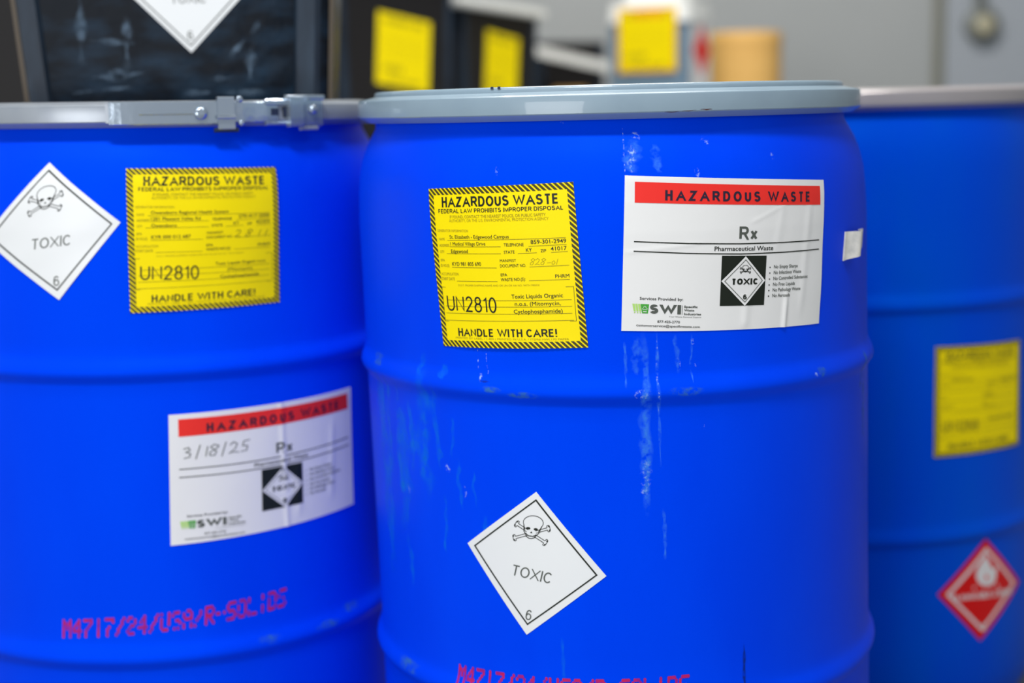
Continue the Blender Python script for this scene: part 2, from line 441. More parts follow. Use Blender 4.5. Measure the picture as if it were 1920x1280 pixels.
def skull(pr, c, s, rot, ink='black', lw=0.035, fill=None):
    """skull over crossed bones, drawn as outlines; s = half the width of the bones"""
    cr_, sr_ = math.cos(rot), math.sin(rot)
    def T(x, y): x, y = x * s, -y * s; return (c[0] + cr_ * x - sr_ * y, c[1] + sr_ * x + cr_ * y)
    def bone(x0, y0, x1, y1):
        a = Vector((x0, y0)); b = Vector((x1, y1)); d = (b - a).normalized(); n = Vector((-d.y, d.x)); h = .065
        out = []
        for e, dd in ((a, -d), (b, d)):
            k1 = e + n * .10; k2 = e - n * .10
            pts = [e - dd * .06 + n * h, ] + [k1 + (n * math.cos(t) + dd * math.sin(t)) * .085 for t in [(-.6 + i * .42) for i in range(6)]]
            pts += [k2 + (-n * math.cos(t) + dd * math.sin(t)) * .085 for t in [(1.5 - i * .42) for i in range(6)]] + [e - dd * .06 - n * h]
            out.append(pts)
            pr.line([T(*p) for p in pts], lw * s, ink)
        for sg in (1, -1):
            p = [a + d * .06 + n * h * sg, b - d * .06 + n * h * sg]
            q0 = p[0].lerp(p[1], .36); q1 = p[0].lerp(p[1], .64)
            pr.line([T(*p[0]), T(*q0)], lw * s, ink); pr.line([T(*q1), T(*p[1])], lw * s, ink)
        for e, dd in ((a, -d), (b, d)):
            for k in (1, -1):
                q = e + n * .11 * k + dd * .05
                pr.poly([T(q.x + .045 * math.cos(i), q.y + .045 * math.sin(i)) for i in [j * PI / 4 for j in range(8)]], ink)
    bone(-.88, .16, .86, -.62); bone(-.86, -.62, .88, .16)
    cran = [(-.42, -.18)] + [(.0 + .55 * math.cos(math.radians(a)), .36 + .38 * math.sin(math.radians(a))) for a in range(205, -30, -12)] + [(.42, -.18)]
    pr.line([T(x, y) for x, y in cran], lw * s, ink)
    jaw = [(-.42, -.18), (-.30, -.30), (-.24, -.44), (-.08, -.52), (.08, -.52), (.24, -.44), (.30, -.30), (.42, -.18)]
    pr.line([T(x, y) for x, y in jaw], lw * 1.2 * s, ink)
    for sx in (-1, 1):
        pr.poly([T(sx * .21 + .12 * math.cos(a) , .02 + .07 * math.sin(a) - .02 * sx * 0) for a in [i * PI / 5 for i in range(10)]], ink)
        pr.line([T(sx * .50, .22), T(sx * .43, .02), T(sx * .38, -.1)], lw * s, ink)
    pr.poly([T(-.07, -.22), T(.07, -.22), T(0, -.12)], ink)
    pr.line([T(-.28, -.30), T(-.12, -.39), T(.12, -.39), T(.28, -.30)], lw * 1.4 * s, ink)

def yellow_art(fields, un='UN2810', full=True, ink2='black'):
    Q = [(78, 125), (1072, 78), (1178, 1212), (195, 1195)]
    pr = Print(Q)
    up = (-.085, -1)
    T = lambda t, a, b, cap, ink='black', w=None, bold=0.0: pr.text(t, a, b, cap, ink, w, bold, up=up)
    T('HAZARDOUS WASTE', (197, 248), (990, 222), 70, 'black', .185)
    T('FEDERAL LAW PROHIBITS IMPROPER DISPOSAL', (170, 289), (1018, 263), 29, 'black', .15)
    T('UN' + un[2:], (237, 950), (603, 962), 108, 'black', .10)
    T('HANDLE WITH CARE!', (322, 1122), (990, 1130), 55, 'black', .17)
    for t, a, b, c in [('IF FOUND, CONTACT THE NEAREST POLICE, OR PUBLIC SAFETY', (262, 321), (912, 304), 20),
                       ('AUTHORITY, OR THE U.S. ENVIRONMENTAL PROTECTION AGENCY', (257, 347), (930, 331), 20),
                       ('GENERATOR INFORMATION', (162, 413), (402, 412), 17), ('NAME', (175, 470), (222, 470), 17),
                       ('ADDRESS', (178, 514), (258, 512), 18), ('CITY', (183, 557), (218, 556), 17),
                       ('EPA', (187, 613), (220, 613), 17), ('ID NO.(S)', (187, 650), (256, 650), 18),
                       ('ACCUMULATION', (190, 708), (328, 707), 19), ('START DATE', (190, 741), (298, 741), 19),
                       ('D.O.T. PROPER SHIPPING NAME AND OR UN OR NA NO. WITH PREFIX', (325, 780), (880, 778), 12),
                       ('PRINTED BY LABEL / 1-800 / PRINTED IN U.S.A. / ITEM# HWL170 PAPER', (300, 1140), (1062, 1154), 13)]:
        pr.text(t, a, b, c, 'olive', None, 0.012, up=up)
    for t, a, b, c in [('TELEPHONE', (650, 508), (778, 506), 21), ('STATE', (650, 557), (720, 555), 20), ('ZIP', (884, 549), (918, 548), 20),
                       ('MANIFEST', (624, 614), (730, 612), 19), ('DOCUMENT NO.', (625, 650), (793, 647), 21),
                       ('EPA', (629, 710), (672, 709), 19), ('WASTE NO.(S):', (630, 744), (790, 740), 21)] + fields:
        pr.text(t, a, b, c, 'black', None, 0.004, up=up)
    for a, b in [((243, 470), (1035, 453)), ((262, 513), (628, 510)), ((808, 508), (1040, 499)), ((237, 560), (630, 557)),
                 ((740, 556), (860, 552)), ((948, 552), (1048, 547)), ((277, 653), (602, 653)), ((815, 648), (1058, 641)),
                 ((315, 746), (607, 746)), ((812, 741), (1062, 738)), ((232, 876), (1075, 877)), ((222, 918), (1078, 923)),
                 ((225, 966), (1080, 971)), ((215, 1015), (1090, 1019))]:
        pr.line([a, b], 2.4, 'hatch')
    pr.line([(222, 790), (192, 789), (216, 1022), (246, 1023)], 2.2, 'hatch')
    pr.line([(1038, 788), (1085, 788), (1105, 1025), (1066, 1025)], 2.4, 'hatch')
    # hatched border drawn straight in the unit frame, stepped stripes
    def U(x, y):      # unit frame -> layout
        TL, TR, BR, BL = [Vector(q) for q in Q]
        return TL * (1 - x) * (1 - y) + TR * x * (1 - y) + BR * x * y + BL * (1 - x) * y
    bw = .041; per = .0335
    for rect in [(0, 0, 1, bw), (0, 1 - bw, 1, 1), (0, bw, bw, 1 - bw), (1 - bw, bw, 1, 1 - bw)]:
        c = -1.0
        while c < 1.0:
            # each stripe is two stair steps thick
            P = clip_band(rect, c, c + per * .60)
            if P: pr.poly([U(p.x, p.y) for p in P], 'hatch')
            c += per
    return pr

def hand(pr, glyphs, o, s, slant, w, ink='grey'):
    """hand-written figures: polylines in unit boxes"""
    H = {'8': [(.9, .85), (.5, 1), (.2, .8), (.75, .35), (.6, .02), (.2, .05), (.15, .3), (.85, .7), (.9, .85)],
         '2': [(.1, .75), (.4, 1), (.75, .8), (.6, .4), (.05, .02), (.5, .12), (.95, .02)],
         '0': [(.5, .6), (.2, .4), (.25, .08), (.6, .05), (.75, .35), (.5, .6)],
         '1': [(.5, .9), (.4, 0)], '-': [(.1, .3), (.8, .32)],
         '3': [(.1, .85), (.55, .95), (.7, .7), (.35, .55), (.75, .4), (.7, .1), (.2, 0)],
         '/': [(.6, 1.1), (.3, -.15)], '5': [(.9, 1), (.35, .95), (.25, .55), (.7, .5), (.65, .1), (.1, .05)],
         '6': [(.7, 1), (.25, .5), (.3, .08), (.7, .1), (.7, .4), (.3, .42)]}
    x = 0
    for g, adv in glyphs:
        pts = [(o[0] + s * (x + px * .8 + slant * py), o[1] - s * py) for px, py in H[g]]
        pr.line(pts, w, ink); x += adv

def white_art(date=False):
    Q = [(124, 73), (1564, 101), (1520, 1133), (92, 1190)]
    pr = Print(Q); up = (.03, -1)
    pr.quad([(183, 116), (1516, 144), (1514, 278), (180, 264)], 'red', 30, 4, lvl=1)
    pr.text('HAZARDOUS WASTE', (363, 244), (1408, 254), 72, 'navy', .205, up=up, track=.19, lvl=2)
    pr.text('Rx', (838, 519), (968, 519), 95, 'grey', .17, up=up)
    pr.line([(173, 541), (500, 547), (850, 547), (1180, 540), (1503, 529)], 8, 'black')
    pr.line([(170, 610), (500, 617), (850, 619), (1180, 610), (1503, 595)], 8, 'black')
    pr.text('Pharmaceutical Waste', (672, 598), (1090, 593), 31, 'black', None, .012, up=up)
    pr.quad([(722, 632), (1040, 632), (1025, 985), (710, 990)], 'black', 8, 8)
    pr.quad([(885, 635), (1030, 808), (880, 988), (718, 813)], 'white', 6, 6, lvl=2)
    pr.line([(885, 660), (1008, 808), (880, 962), (740, 813)], 4, 'grey', True, lvl=3)
    pr.text('TOXIC', (785, 838), (972, 836), 44, 'black', .25, up=up, lvl=3)
    pr.text('6', (867, 943), (891, 943), 36, 'black', .2, up=up, lvl=3)
    pr2 = Print(Q); skull(pr2, (883, 727), 38, 0, 'black', .09)
    for (i, l), (V, F) in pr2.layers.items(): pr.add(V, F, 'black', 3)
    for t, a, b in [('No Empty Sharps', (1098, 724), (1298, 720)), ('No Infectious Waste', (1097, 765), (1328, 760)),
                    ('No Controlled Substances', (1095, 808), (1388, 797)), ('No Free Liquids', (1093, 850), (1275, 845)),
                    ('No Pathology Waste', (1091, 890), (1323, 883)), ('No Aerosols', (1089, 930), (1233, 927))]:
        pr.text(t, a, b, 24, 'grey', None, .012, up=up)
        c = (a[0] - 30, a[1] - 8)
        pr.poly([(c[0] + 5 * math.cos(i * PI / 4), c[1] + 5 * math.sin(i * PI / 4)) for i in range(8)], 'black')
    pr.text('Services Provided by:', (205, 957), (472, 957), 20, 'black', None, .012, up=up)
    pr.text('SWI', (265, 1055), (458, 1055), 67, 'grey', .27, up=up)
    pr.line([(467, 990), (466, 1057)], 3, 'grey')
    for t, a, b in [('Specific', (478, 1006), (565, 1006)), ('Waste', (478, 1031), (543, 1031)), ('Industries', (478, 1058), (588, 1058))]:
        pr.text(t, a, b, 15, 'grey', None, .03, up=up)
    pr.text('Your Waste Removal Experts', (383, 1077), (588, 1077), 9, 'grey', up=up)
    pr.text('877-425-2770', (312, 1119), (452, 1119), 17, 'black', None, .01, up=up)
    pr.text('customerservice@specificwaste.com', (183, 1150), (580, 1150), 17, 'black', None, .008, up=up)
    for k in range(3):
        x = 160 + k * 17
        pr.poly([(x, 988), (x + 14, 988), (x + 20, 1042), (x + 8, 1042)], 'lime')
        pr.poly([(x + 14 + 5 * math.cos(i * PI / 4), 1050 + 5 * math.sin(i * PI / 4)) for i in range(8)], 'lime')
    pr.poly([(210, 988), (262, 988), (254, 1055), (219, 1055)], 'green')
    for a in (90, 210, 330):
        cx, cy = 236 + 8 * math.cos(math.radians(a)), 1018 - 8 * math.sin(math.radians(a))
        pr.line([(cx + 7 * math.cos(math.radians(a + t)), cy - 7 * math.sin(math.radians(a + t))) for t in range(-130, 140, 30)], 2.6, 'white', lvl=2)
    pr.poly([(225, 1040), (247, 1040), (246, 1045), (226, 1045)], 'white', 2)
    if date:
        hand(pr, [('3', .75), ('/', .6), ('1', .45), ('8', .75), ('/', .7), ('2', .8), ('5', .8)], (190, 452), 95, .1, 7, 'grey')
    return pr

DQ = [(556, 72), (1000, 610), (492, 980), (120, 393)]
def diamond_art(rot_fix=None):
    pr = Print(DQ)
    pr.line([(558, 122), (940, 600), (502, 910), (172, 407)], 9, 'black', True)
    skull(pr, (541, 300), 112, .17, 'black', .035)
    pr.text('TOXIC', (408, 588), (655, 646), 68, 'grey', .11)
    pr.text('6', (488, 878), (524, 886), 68, 'grey', .11)
    return pr
def flame_art():
    pr = Print([(765, 155), (1080, 550), (710, 1130), (295, 690)])
    pr.line([(760, 250), (1010, 560), (712, 1015), (385, 685)], 26, 'wht', True)
    fl = [(745, 290), (775, 370), (800, 430), (845, 400), (832, 480), (822, 530), (795, 575), (750, 592), (700, 590), (660, 560),
          (640, 500), (655, 440), (690, 380), (725, 340)]
    for i in range(len(fl)): pr.poly([(735, 480), fl[i], fl[(i + 1) % len(fl)]], 'wht')
    pr.poly([(736 + 16 * math.cos(i * PI / 4), 510 + 24 * math.sin(i * PI / 4)) for i in range(8)], 'red', lvl=3)
    pr.poly([(610, 600), (850, 575), (850, 600), (615, 628)], 'wht')
    pr.text('FLAMMABLE LIQUID', (430, 745), (985, 668), 62, 'wht', .24, up=(-.05, -1), lvl=2)
    pr.text('3', (700, 1030), (745, 1026), 70, 'wht', .2, up=(-.05, -1), lvl=2)
    return pr

# ---------------------------------------------------------------- plastic drums
H0 = 0.895                                   # height of the underside of the closing ring
# body outline: (height from the ring underside, radius)
PROF = [(.004, .2655), (-.006, .2660), (-.014, .2705), (-.026, .2770), (-.040, .2825), (-.058, .2868), (-.080, .2888), (-.110, .2900), (-.150, .2900), (-.200, .2900), (-.235, .2900)]
def rib(zc, h=.0065, w=.021):
    return [(zc + w * (1 - t / 5) , .29 + h * .5 * (1 - math.cos(PI * t / 5))) for t in range(0, 6)] + \
           [(zc - w * .72 * t / 5, .29 + h * .5 * (1 + math.cos(PI * t / 5))) for t in range(1, 6)]
PROF += rib(-.268) + [(-.300, .2898), (-.36, .2895), (-.42, .2893), (-.48, .2892), (-.54, .2892), (-.572, .2892)] + rib(-.600) + [(-.63, .2895), (-.70, .2895), (-.76, .2895), (-.82, .289), (-.855, .283), (-.878, .272), (-.890, .255), (-.8945, .235), (-.8945, .0)]
def rad(z):
    for (z0, r0_), (z1, r1) in zip(PROF, PROF[1:]):
        if z1 <= z <= z0 and z0 != z1:
            return r0_ + (r1 - r0_) * (z0 - z) / (z0 - z1)
    return .2655
NS = 160
class Drum:
    def __init__(s, x, y, shear, tilt, label, body_mat, ring_mat, lid_mat=None, k=.95):
        s.p = (x, y, shear, tilt)
        s.root = thing('plastic_drum', label, 'drum', (x, y, 0.0), 'blue plastic waste drums')
        s.body = s.lathe('drum_body', [(r, z) for z, r in PROF], body_mat)
        ring = [(.2665, .0015), (.2700, .0004), (.2735, .0004), (.2750, .0010), (.2835, .0068), (.2842, .0080), (.2843, .0120), (.2843, .0250), (.2836, .0272), (.2818, .0286),
                (.2750, .0300), (.2700, .0312), (.2672, .0320), (.2660, .0315), (.2660, .020)]
        ring = [(r, z * .90 if z > 0 else z) for r, z in ring]
        s.ring = s.lathe('locking_ring', ring, ring_mat)
        lid = [(.2655, .022), (.2655, .0325), (.2648, .0350), (.2628, .0362), (.2600, .0364), (.2575, .0355), (.2560, .0335), (.2545, .0270), (.2520, .0245), (.2400, .0240), (.18, .0240), (.175, .0255), (.16, .0255), (.155, .024), (0, .024)]
        sharp(s.ring, 22)
        lid = [(r, z * k) for r, z in lid]
        s.lid = s.lathe('drum_lid', lid, lid_mat or ring_mat)
    def P(s, th, z, r):
        x, y, sh, ti = s.p
        return Vector((x + r * math.cos(th) + sh * z, y + r * math.sin(th), max(H0 + z - ti * r * math.cos(th), .0)))
    def lathe(s, name, prof, m):
        V = []; F = []
        for r, z in prof:
            for i in range(NS): V.append(s.P(2 * PI * i / NS, z, r))
        for j in range(len(prof) - 1):
            for i in range(NS):
                a = j * NS + i; b = j * NS + (i + 1) % NS
                F.append((a, b, b + NS, a + NS))
        o = link(name, V, F, m, s.root, smooth=True)
        bm = bmesh.new(); bm.from_mesh(o.data); bmesh.ops.remove_doubles(bm, verts=bm.verts, dist=1e-6)
        bmesh.ops.recalc_face_normals(bm, faces=bm.faces); bm.to_mesh(o.data); bm.free()
        return o
    def surf(s, corners, wrinkle=None, lift0=.0006):
        """corners TL TR BR BL as (degrees, z)"""
        c = [(math.radians(a), z) for a, z in corners]
        def f(u, v, lift):
            k = ((1 - u) * (1 - v), u * (1 - v), u * v, (1 - u) * v)
            th = sum(w_ * q[0] for w_, q in zip(k, c)); z = sum(w_ * q[1] for w_, q in zip(k, c))
            return s.P(th, z, rad(z) + lift0 + lift + (wrinkle(u, v) if wrinkle else 0))
        return f
    def box(s, name, a0, a1, z0, z1, r0_, r1, m, parent=None, taper=0, bevel=.0012, label=None):
        """curved bar on the ring: angles in degrees"""
        n = max(1, int(abs(a1 - a0) / 2.5)); V = []; F = []
        for i in range(n + 1):
            th = math.radians(a0 + (a1 - a0) * i / n)
            for r, z in [(r0_, z0), (r1 - bevel, z0), (r1, z0 + bevel), (r1, z1 - bevel), (r1 - bevel, z1), (r0_, z1)]:
                V.append(s.P(th, z, r))
        for i in range(n):
            for k in range(6):
                a = i * 6 + k; b = i * 6 + (k + 1) % 6
                F.append((a, b, b + 6, a + 6))
        F.append(tuple(range(6))); F.append(tuple(reversed(range(n * 6, n * 6 + 6))))
        return fix_normals(link(name, V, F, m, parent or s.root, label=label))
    def stud(s, name, a, z, rr, r0_, h, m, parent=None):
        """round rivet head facing outwards"""
        th = math.radians(a); V = []; F = []; N = 16
        prof = [(1, 0), (1, .5), (.8, .85), (.4, 1)]
        for k, hh in prof:
            for i in range(N):
                q = 2 * PI * i / N
                V.append(s.P(th + rr * k * math.cos(q) / r0_, z + rr * k * math.sin(q), r0_ + h * hh))
        V.append(s.P(th, z, r0_ + h))
        for j in range(3):
            for i in range(N):
                a_ = j * N + i; b_ = j * N + (i + 1) % N
                F.append((a_, b_, b_ + N, a_ + N))
        for i in range(N): F.append((3 * N + i, 3 * N + (i + 1) % N, 4 * N))
        return fix_normals(link(name, V, F, m, parent or s.root, smooth=True))
    def drips(s, name, list_, m, label=None, kind=None):
        """thin dried runs: (angle, z_top, z_bottom, width m, wander)"""
        V = []; F = []; A = []
        for (a, z0, z1, w_, wn) in list_:
            n = max(4, int(abs(z0 - z1) / .003)); ph = random.random() * 6
            o = len(V)
            for i in range(n + 1):
                t = i / n; z = z0 + (z1 - z0) * t
                c = math.radians(a) + (wn * (math.sin(ph + t * 5) + .5 * math.sin(ph * 2 + t * 13))) / .29
                ww = w_ * (.55 + .45 * math.sin(PI * min(1, t * 1.1)) + .25 * math.sin(ph + t * 23)) 
                for k, e in ((-1, 0), (-.4, 1), (.4, 1), (1, 0)):
                    V.append(s.P(c + k * ww / 2 / .29, z, rad(z) + .00035)); A.append(e * min(1, 6 * t, 8 * (1 - t) + .02))
            for i in range(n):
                for k in range(3):
                    q = o + i * 4 + k
                    F.append((q, q + 4, q + 5, q + 1))
        ob = link(name, V, F, m, s.root, smooth=True, label=label, kind='stuff')
        at = ob.data.attributes.new('edge', 'FLOAT', 'POINT')
        for i, a in enumerate(A): at.data[i].value = a
        return ob
    def stamp(s, text, corners, cellw, start, cell_h, drop=0.0, fade=0.0):
        """dot-matrix ink-jet code"""
        F5 = {'M': '10001 11011 10101 10101 10001 10001 10001', '4': '00010 00110 01010 10010 11111 00010 00010', '7': '11111 00001 00010 00100 01000 01000 01000',
              '1': '00100 00100 00100 00100 00100 00100 00100', '/': '00001 00010 00010 00100 01000 01000 10000', '2': '01110 10001 00001 00110 01000 10000 11111',
              'U': '10001 10001 10001 10001 10001 10001 01110', 'S': '01111 10000 10000 01110 00001 00001 11110', 'A': '01110 10001 10001 11111 10001 10001 10001',
              'R': '11110 10001 10001 11110 10100 10010 10001', '-': '00000 00000 00000 11111 00000 00000 00000', 'O': '01110 10001 10001 10001 10001 10001 01110',
              'L': '10000 10000 10000 10000 10000 10000 11111', 'I': '00100 00100 00100 00100 00100 00100 00100', 'D': '11110 10001 10001 10001 10001 10001 11110'}
        a0, z0, a1, z1 = start
        n = len(text) * 6; V = []; F = []
        for ci, ch in enumerate(text):
            if ch == ' ': continue
            rows = F5[ch].split()
            for r_, row in enumerate(rows):
                for c_, bit in enumerate(row):
                    if bit != '1' or random.random() < fade * (ci / len(text)) : continue
                    t = (ci * 6 + c_ + .5 + (6 - r_) * .12) / n
                    th = math.radians(a0 + (a1 - a0) * t); z = z0 + (z1 - z0) * t - r_ * cell_h
                    dw = abs(math.radians(a1 - a0)) / n * .75; dh = cell_h * .68
                    o = len(V)
                    for i in range(8):
                        q = i * PI / 4
                        zz = z + dh * math.sin(q)
                        V.append(s.P(th + dw * math.cos(q), zz, rad(zz) + .00035 + .00001 * ((ci + c_ + r_) % 5)))
                    F.append(tuple(o + i for i in range(8)))
        return link('stamped_code', V, F, M['pink_ink'], s.root, label='magenta dot-matrix code', kind='stuff')

C = Drum(.1147, 1.7675, -.0217, -.0048, 'centre blue plastic drum in sharp focus, overlapping the other two, pale drips down its front', M['blue'], M['ring_paint'])
L = Drum(-.452, 1.95, .005, .008, 'left blue plastic drum with lever latch ring, a black bin standing on its lid', M['blue'], M['ring_zinc'], k=.80)
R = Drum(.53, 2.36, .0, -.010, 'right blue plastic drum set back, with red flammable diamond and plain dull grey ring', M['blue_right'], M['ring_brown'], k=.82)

def wr_small(seed, amp):
    rnd = random.Random(seed); k = [(rnd.uniform(1, 5), rnd.uniform(1, 4), rnd.uniform(0, 6)) for _ in range(4)]
    def f(u, v):
        return amp * sum(.25 * (1 + math.sin(a * u * 3 + b * v * 2 + c)) for a, b, c in k)
    return f
def ridge(u, v, u0, v0, u1, v1, wd, h, fade=True):
    d = Vector((u1 - u0, v1 - v0)); L_ = d.length; d /= L_
    p = Vector((u - u0, v - v0)); t = p.dot(d) / L_; q = abs(p.x * d.y - p.y * d.x)
    if t < -.05 or t > 1.05: return 0
    e = max(0, min(1, t * 6, (1 - t) * 6)) if fade else 1
    return h * e * math.exp(-(q / wd) ** 2)
def wr_white(u, v):
    base = wr_small(3, .0002)(u, v)
    base += ridge(u, v, .765, 1.04, .775, .72, .012, .0016, False) * max(0, min(1, (v - .70) / .15))
    base += ridge(u, v, .555, 1.0, .56, .75, .02, .0008)
    base += ridge(u, v, -.02, .50, .35, .42, .010, .0005) + ridge(u, v, .55, .30, .74, .17, .010, .0004)
    base += .0006 * max(0, u - .8) / .2 * (.5 + .5 * math.sin(v * 11))
    base += ridge(u, v, .86, .95, .90, .1, .02, .0006) + ridge(u, v, .70, .5, .74, .1, .02, .0004)
    return base
def wr_leftwhite(u, v):
    return wr_small(5, .0004)(u, v) + ridge(u, v, .56, 1.0, .535, .0, .012, .0012, False) + ridge(u, v, .63, .95, .62, .5, .02, .001) + ridge(u, v, .83, .9, .85, .2, .02, .0008)
def wr_yellow(u, v):
    return wr_small(9, .0002)(u, v) + .0012 * max(0, (v - .94) / .06) * max(0, math.sin(PI * u)) 

def place(dr, name, corners, m, art, label, wrinkle=None, nu=44, nv=34, names=NAMES):
    sf = dr.surf(corners, wrinkle)
    sh = sheet(name, sf, m, dr.root, nu, nv, label)
    art.build(sf, sh, names)
    return sh

F_C = [('St. Elizabeth - Edgewood Campus', (262, 458), (682, 452), 24), ('1 Medical Village Drive', (267, 505), (525, 501), 24),
       ('859-301-2949', (822, 492), (1038, 487), 27), ('Edgewood', (272, 555), (400, 553), 24), ('KY', (793, 545), (830, 543), 24),
       ('41017', (946, 540), (1042, 536), 27), ('KYD 981 805 690', (280, 642), (494, 639), 25), ('PHRM', (975, 726), (1060, 724), 24),
       ('Toxic Liquids Organic', (700, 862), (1022, 858), 27), ('n.o.s. (Mitomycin,', (722, 912), (1010, 912), 27),
       ('Cyclophosphamide)', (716, 965), (1022, 965), 27)]
F_L = [('Owensboro Regional Health System', (262, 458), (752, 450), 24), ('1201 Pleasant Valley Rd', (267, 505), (575, 501), 24),
       ('270-417-2000', (822, 492), (1038, 487), 27), ('Owensboro', (272, 555), (430, 553), 24), ('KY', (793, 545), (830, 543), 24),
       ('42303', (946, 540), (1042, 536), 27), ('KYR 000 012 687', (280, 642), (524, 639), 25), ('PHRM', (975, 726), (1060, 724), 24),
       ('Toxic Liquids Organic n.o.s.', (700, 862), (1042, 858), 25), ('(Mitomycin)', (782, 912), (950, 912), 25), ('Cyclophosphamide', (740, 965), (1002, 965), 25)]
F_R = F_C[2:3] + [('Flammable Liquids', (720, 880), (1040, 878), 34)] + [('Medical Center', (272, 458), (500, 455), 26)]

yc = yellow_art(F_C)
hand(yc, [('8', .75), ('2', .75), ('8', .9), ('-', .6), ('0', .5), ('1', .5)], (812, 634), 44, .15, 2.6, 'olive')
place(C, 'hazardous_waste_label', [(-133.37, -.0656), (-100.68, -.0585), (-98.80, -.2212), (-130.86, -.2265)], M['yellow'], yc,
      'yellow hatch-bordered hazardous waste label reading UN2810', wr_yellow)
place(C, 'pharmaceutical_label', [(-90.65, -.0534), (-44.22, -.0669), (-47.03, -.2139), (-92.28, -.2050)], M['paper'], white_art(),
      'white pharmaceutical waste label with red banner, creased', wr_white, 150, 80)
place(C, 'toxic_label', [(-110.46, -.3701), (-96.75, -.4550), (-113.81, -.5227), (-127.06, -.4335)], M['vinyl'], diamond_art(),
      'white toxic diamond label turned anticlockwise', None, 30, 30)

yl = yellow_art(F_L)
hand(yl, [('2', 1.2), ('8', 1.3), ('1', .8), ('1', .8)], (800, 645), 60, .2, 3.5, 'black')
place(L, 'hazardous_waste_label', [(-82.87, -.0432), (-48.83, -.0460), (-49.76, -.1995), (-83.49, -.2015)], M['yellow'], yl,
      'yellow hatch-bordered hazardous waste label below the latch', wr_small(4, .0006))
place(L, 'pharmaceutical_label', [(-76.43, -.3177), (-27.97, -.3149), (-28.18, -.4603), (-77.39, -.4682)], M['paper'], white_art(True),
      'white pharmaceutical label with handwritten date', wr_leftwhite, 120, 60)
place(L, 'toxic_label', [(-100.0, -.0359), (-84.49, -.1015), (-98.85, -.1860), (-117.03, -.1197)], M['vinyl'], diamond_art(),
      'white toxic diamond label near the left edge', wr_small(6, .0005), 30, 30)
place(R, 'hazardous_waste_label', [(-79.0, -.3255), (-47.7, -.3300), (-46.44, -.4839), (-78.73, -.4827)], M['yellow'], yellow_art(F_R, 'UN1268'),
      'yellow hazardous waste label out of focus', wr_small(8, .0005))
place(R, 'flammable_label', [(-60.60, -.6116), (-43.39, -.6943), (-61.56, -.7629), (-76.62, -.6829)], M['red_vinyl'], flame_art(),
      'red flammable diamond label with white flame', None, 24, 24)

L.stamp('M4717/24/USA/R-SOLIDS', None, 0, (-103.07, -.5553, -50.72, -.5395), .0031, fade=.25)
C.stamp('M4717/24/USA/R-SOLIDS', None, 0, (-131.38, -.5717, -80.5, -.5633), .0031, fade=.0)

# dried runs and scuffs on the centre drum
C.drips('dried_drip', [(-88.9, -.018, -.052, .020, .002), (-84.2, -.024, -.052, .012, .001), (-88.0, -.205, -.395, .011, .0012), (-89.6, -.21, -.25, .010, .001), (-88.4, -.285, -.372, .013, .001), (-85.4, -.205, -.345, .0045, .0006), (-84.9, -.385, -.44, .005, .0004),
                       (-81.6, -.21, -.25, .006, .001), (-78.6, -.21, -.26, .003, .001), (-91.7, -.215, -.262, .004, .0003)], M['drip'], 'pale blue dried drips below the white label')
C.drips('dried_drip', [(-134.2, -.262, -.36, .010, .002), (-138.5, -.30, -.38, .012, .003), (-129.8, -.30, -.345, .006, .002), (-128.3, -.345, -.40, .007, .002),
                       (-124.5, -.355, -.395, .005, .002), (-122.3, -.40, -.445, .010, .002), (-137.6, -.235, -.262, .012, .003), (-148, -.27, -.42, .012, .003),
                       (-152.5, -.26, -.36, .010, .002), (-143, -.29, -.37, .012, .002), (-133.0, -.385, -.45, .006, .002), (-146, -.44, -.50, .010, .003),
                       (-106.2, -.52, -.59, .005, .0002), (-131, -.245, -.262, .014, .002), (-134, -.335, -.352, .012, .002), (-156, -.26, -.50, .035, .004), (-147, -.29, -.44, .03, .005), (-138, -.25, -.40, .03, .006)], M['drip_faint'], 'faint dried drips down the left side')
C.drips('residue_fleck', [(-85.5, -.205, -.29, .0024, .0006), (-88.6, -.262, -.275, .015, .0), (-88.4, -.335, -.372, .012, .001), (-81.2, -.232, -.246, .004, .0), (-77.8, -.238, -.244, .003, .0), (-78.3, -.215, -.222, .004, 0),
                          (-121.4, -.250, -.260, .0045, .0), (-119.9, -.242, -.252, .0035, .0), (-122.2, -.225, -.248, .0015, .0), (-120.2, -.22, -.244, .0015, 0),
                          (-116.6, -.043, -.052, .004, .0005), (-118.1, -.062, -.067, .005, 0), (-90.6, -.008, -.055, .0018, .0002), (-89.2, -.024, -.052, .011, .001),
                          (-88.0, -.012, -.020, .009, .001), (-76.2, -.048, -.058, .006, 0), (-73.5, -.018, -.028, .008, .001), (-58.5, -.036, -.044, .007, 0), (-62, -.046, -.052, .004, 0),
                          (-106.5, -.062, -.072, .0016, .0005), (-131.5, -.352, -.362, .007, .001), (-127.0, -.372, -.385, .004, .001), (-145, -.385, -.395, .006, 0),
                          (-49.2, -.262, -.268, .010, 0), (-103.4, .0, -.004, .006, 0), (-80, -.585, -.61, .012, 0), (-76.4, -.30, -.308, .003, 0)],
        M['drip_white'], 'pale flecks of residue')
C.drips('scuff_mark', [(-156, -.247, -.262, .03, .001), (-119, -.262, -.270, .03, 0), (-112, -.266, -.274, .035, 0), (-80, -.262, -.272, .035, 0), (-47.5, -.258, -.27, .02, 0),
                       (-26.5, -.255, -.30, .012, .001), (-24.0, -.28, -.36, .008, .001), (-148, -.585, -.60, .05, 0)], M['scuff_green'], 'greenish scuffs along the rib')
C.drips('scuff_mark', [(-68.5, -.535, -.60, .004, .0004), (-120.5, -.2575, -.2600, .012, 0)], M['scuff_dark'], 'dark scratches')
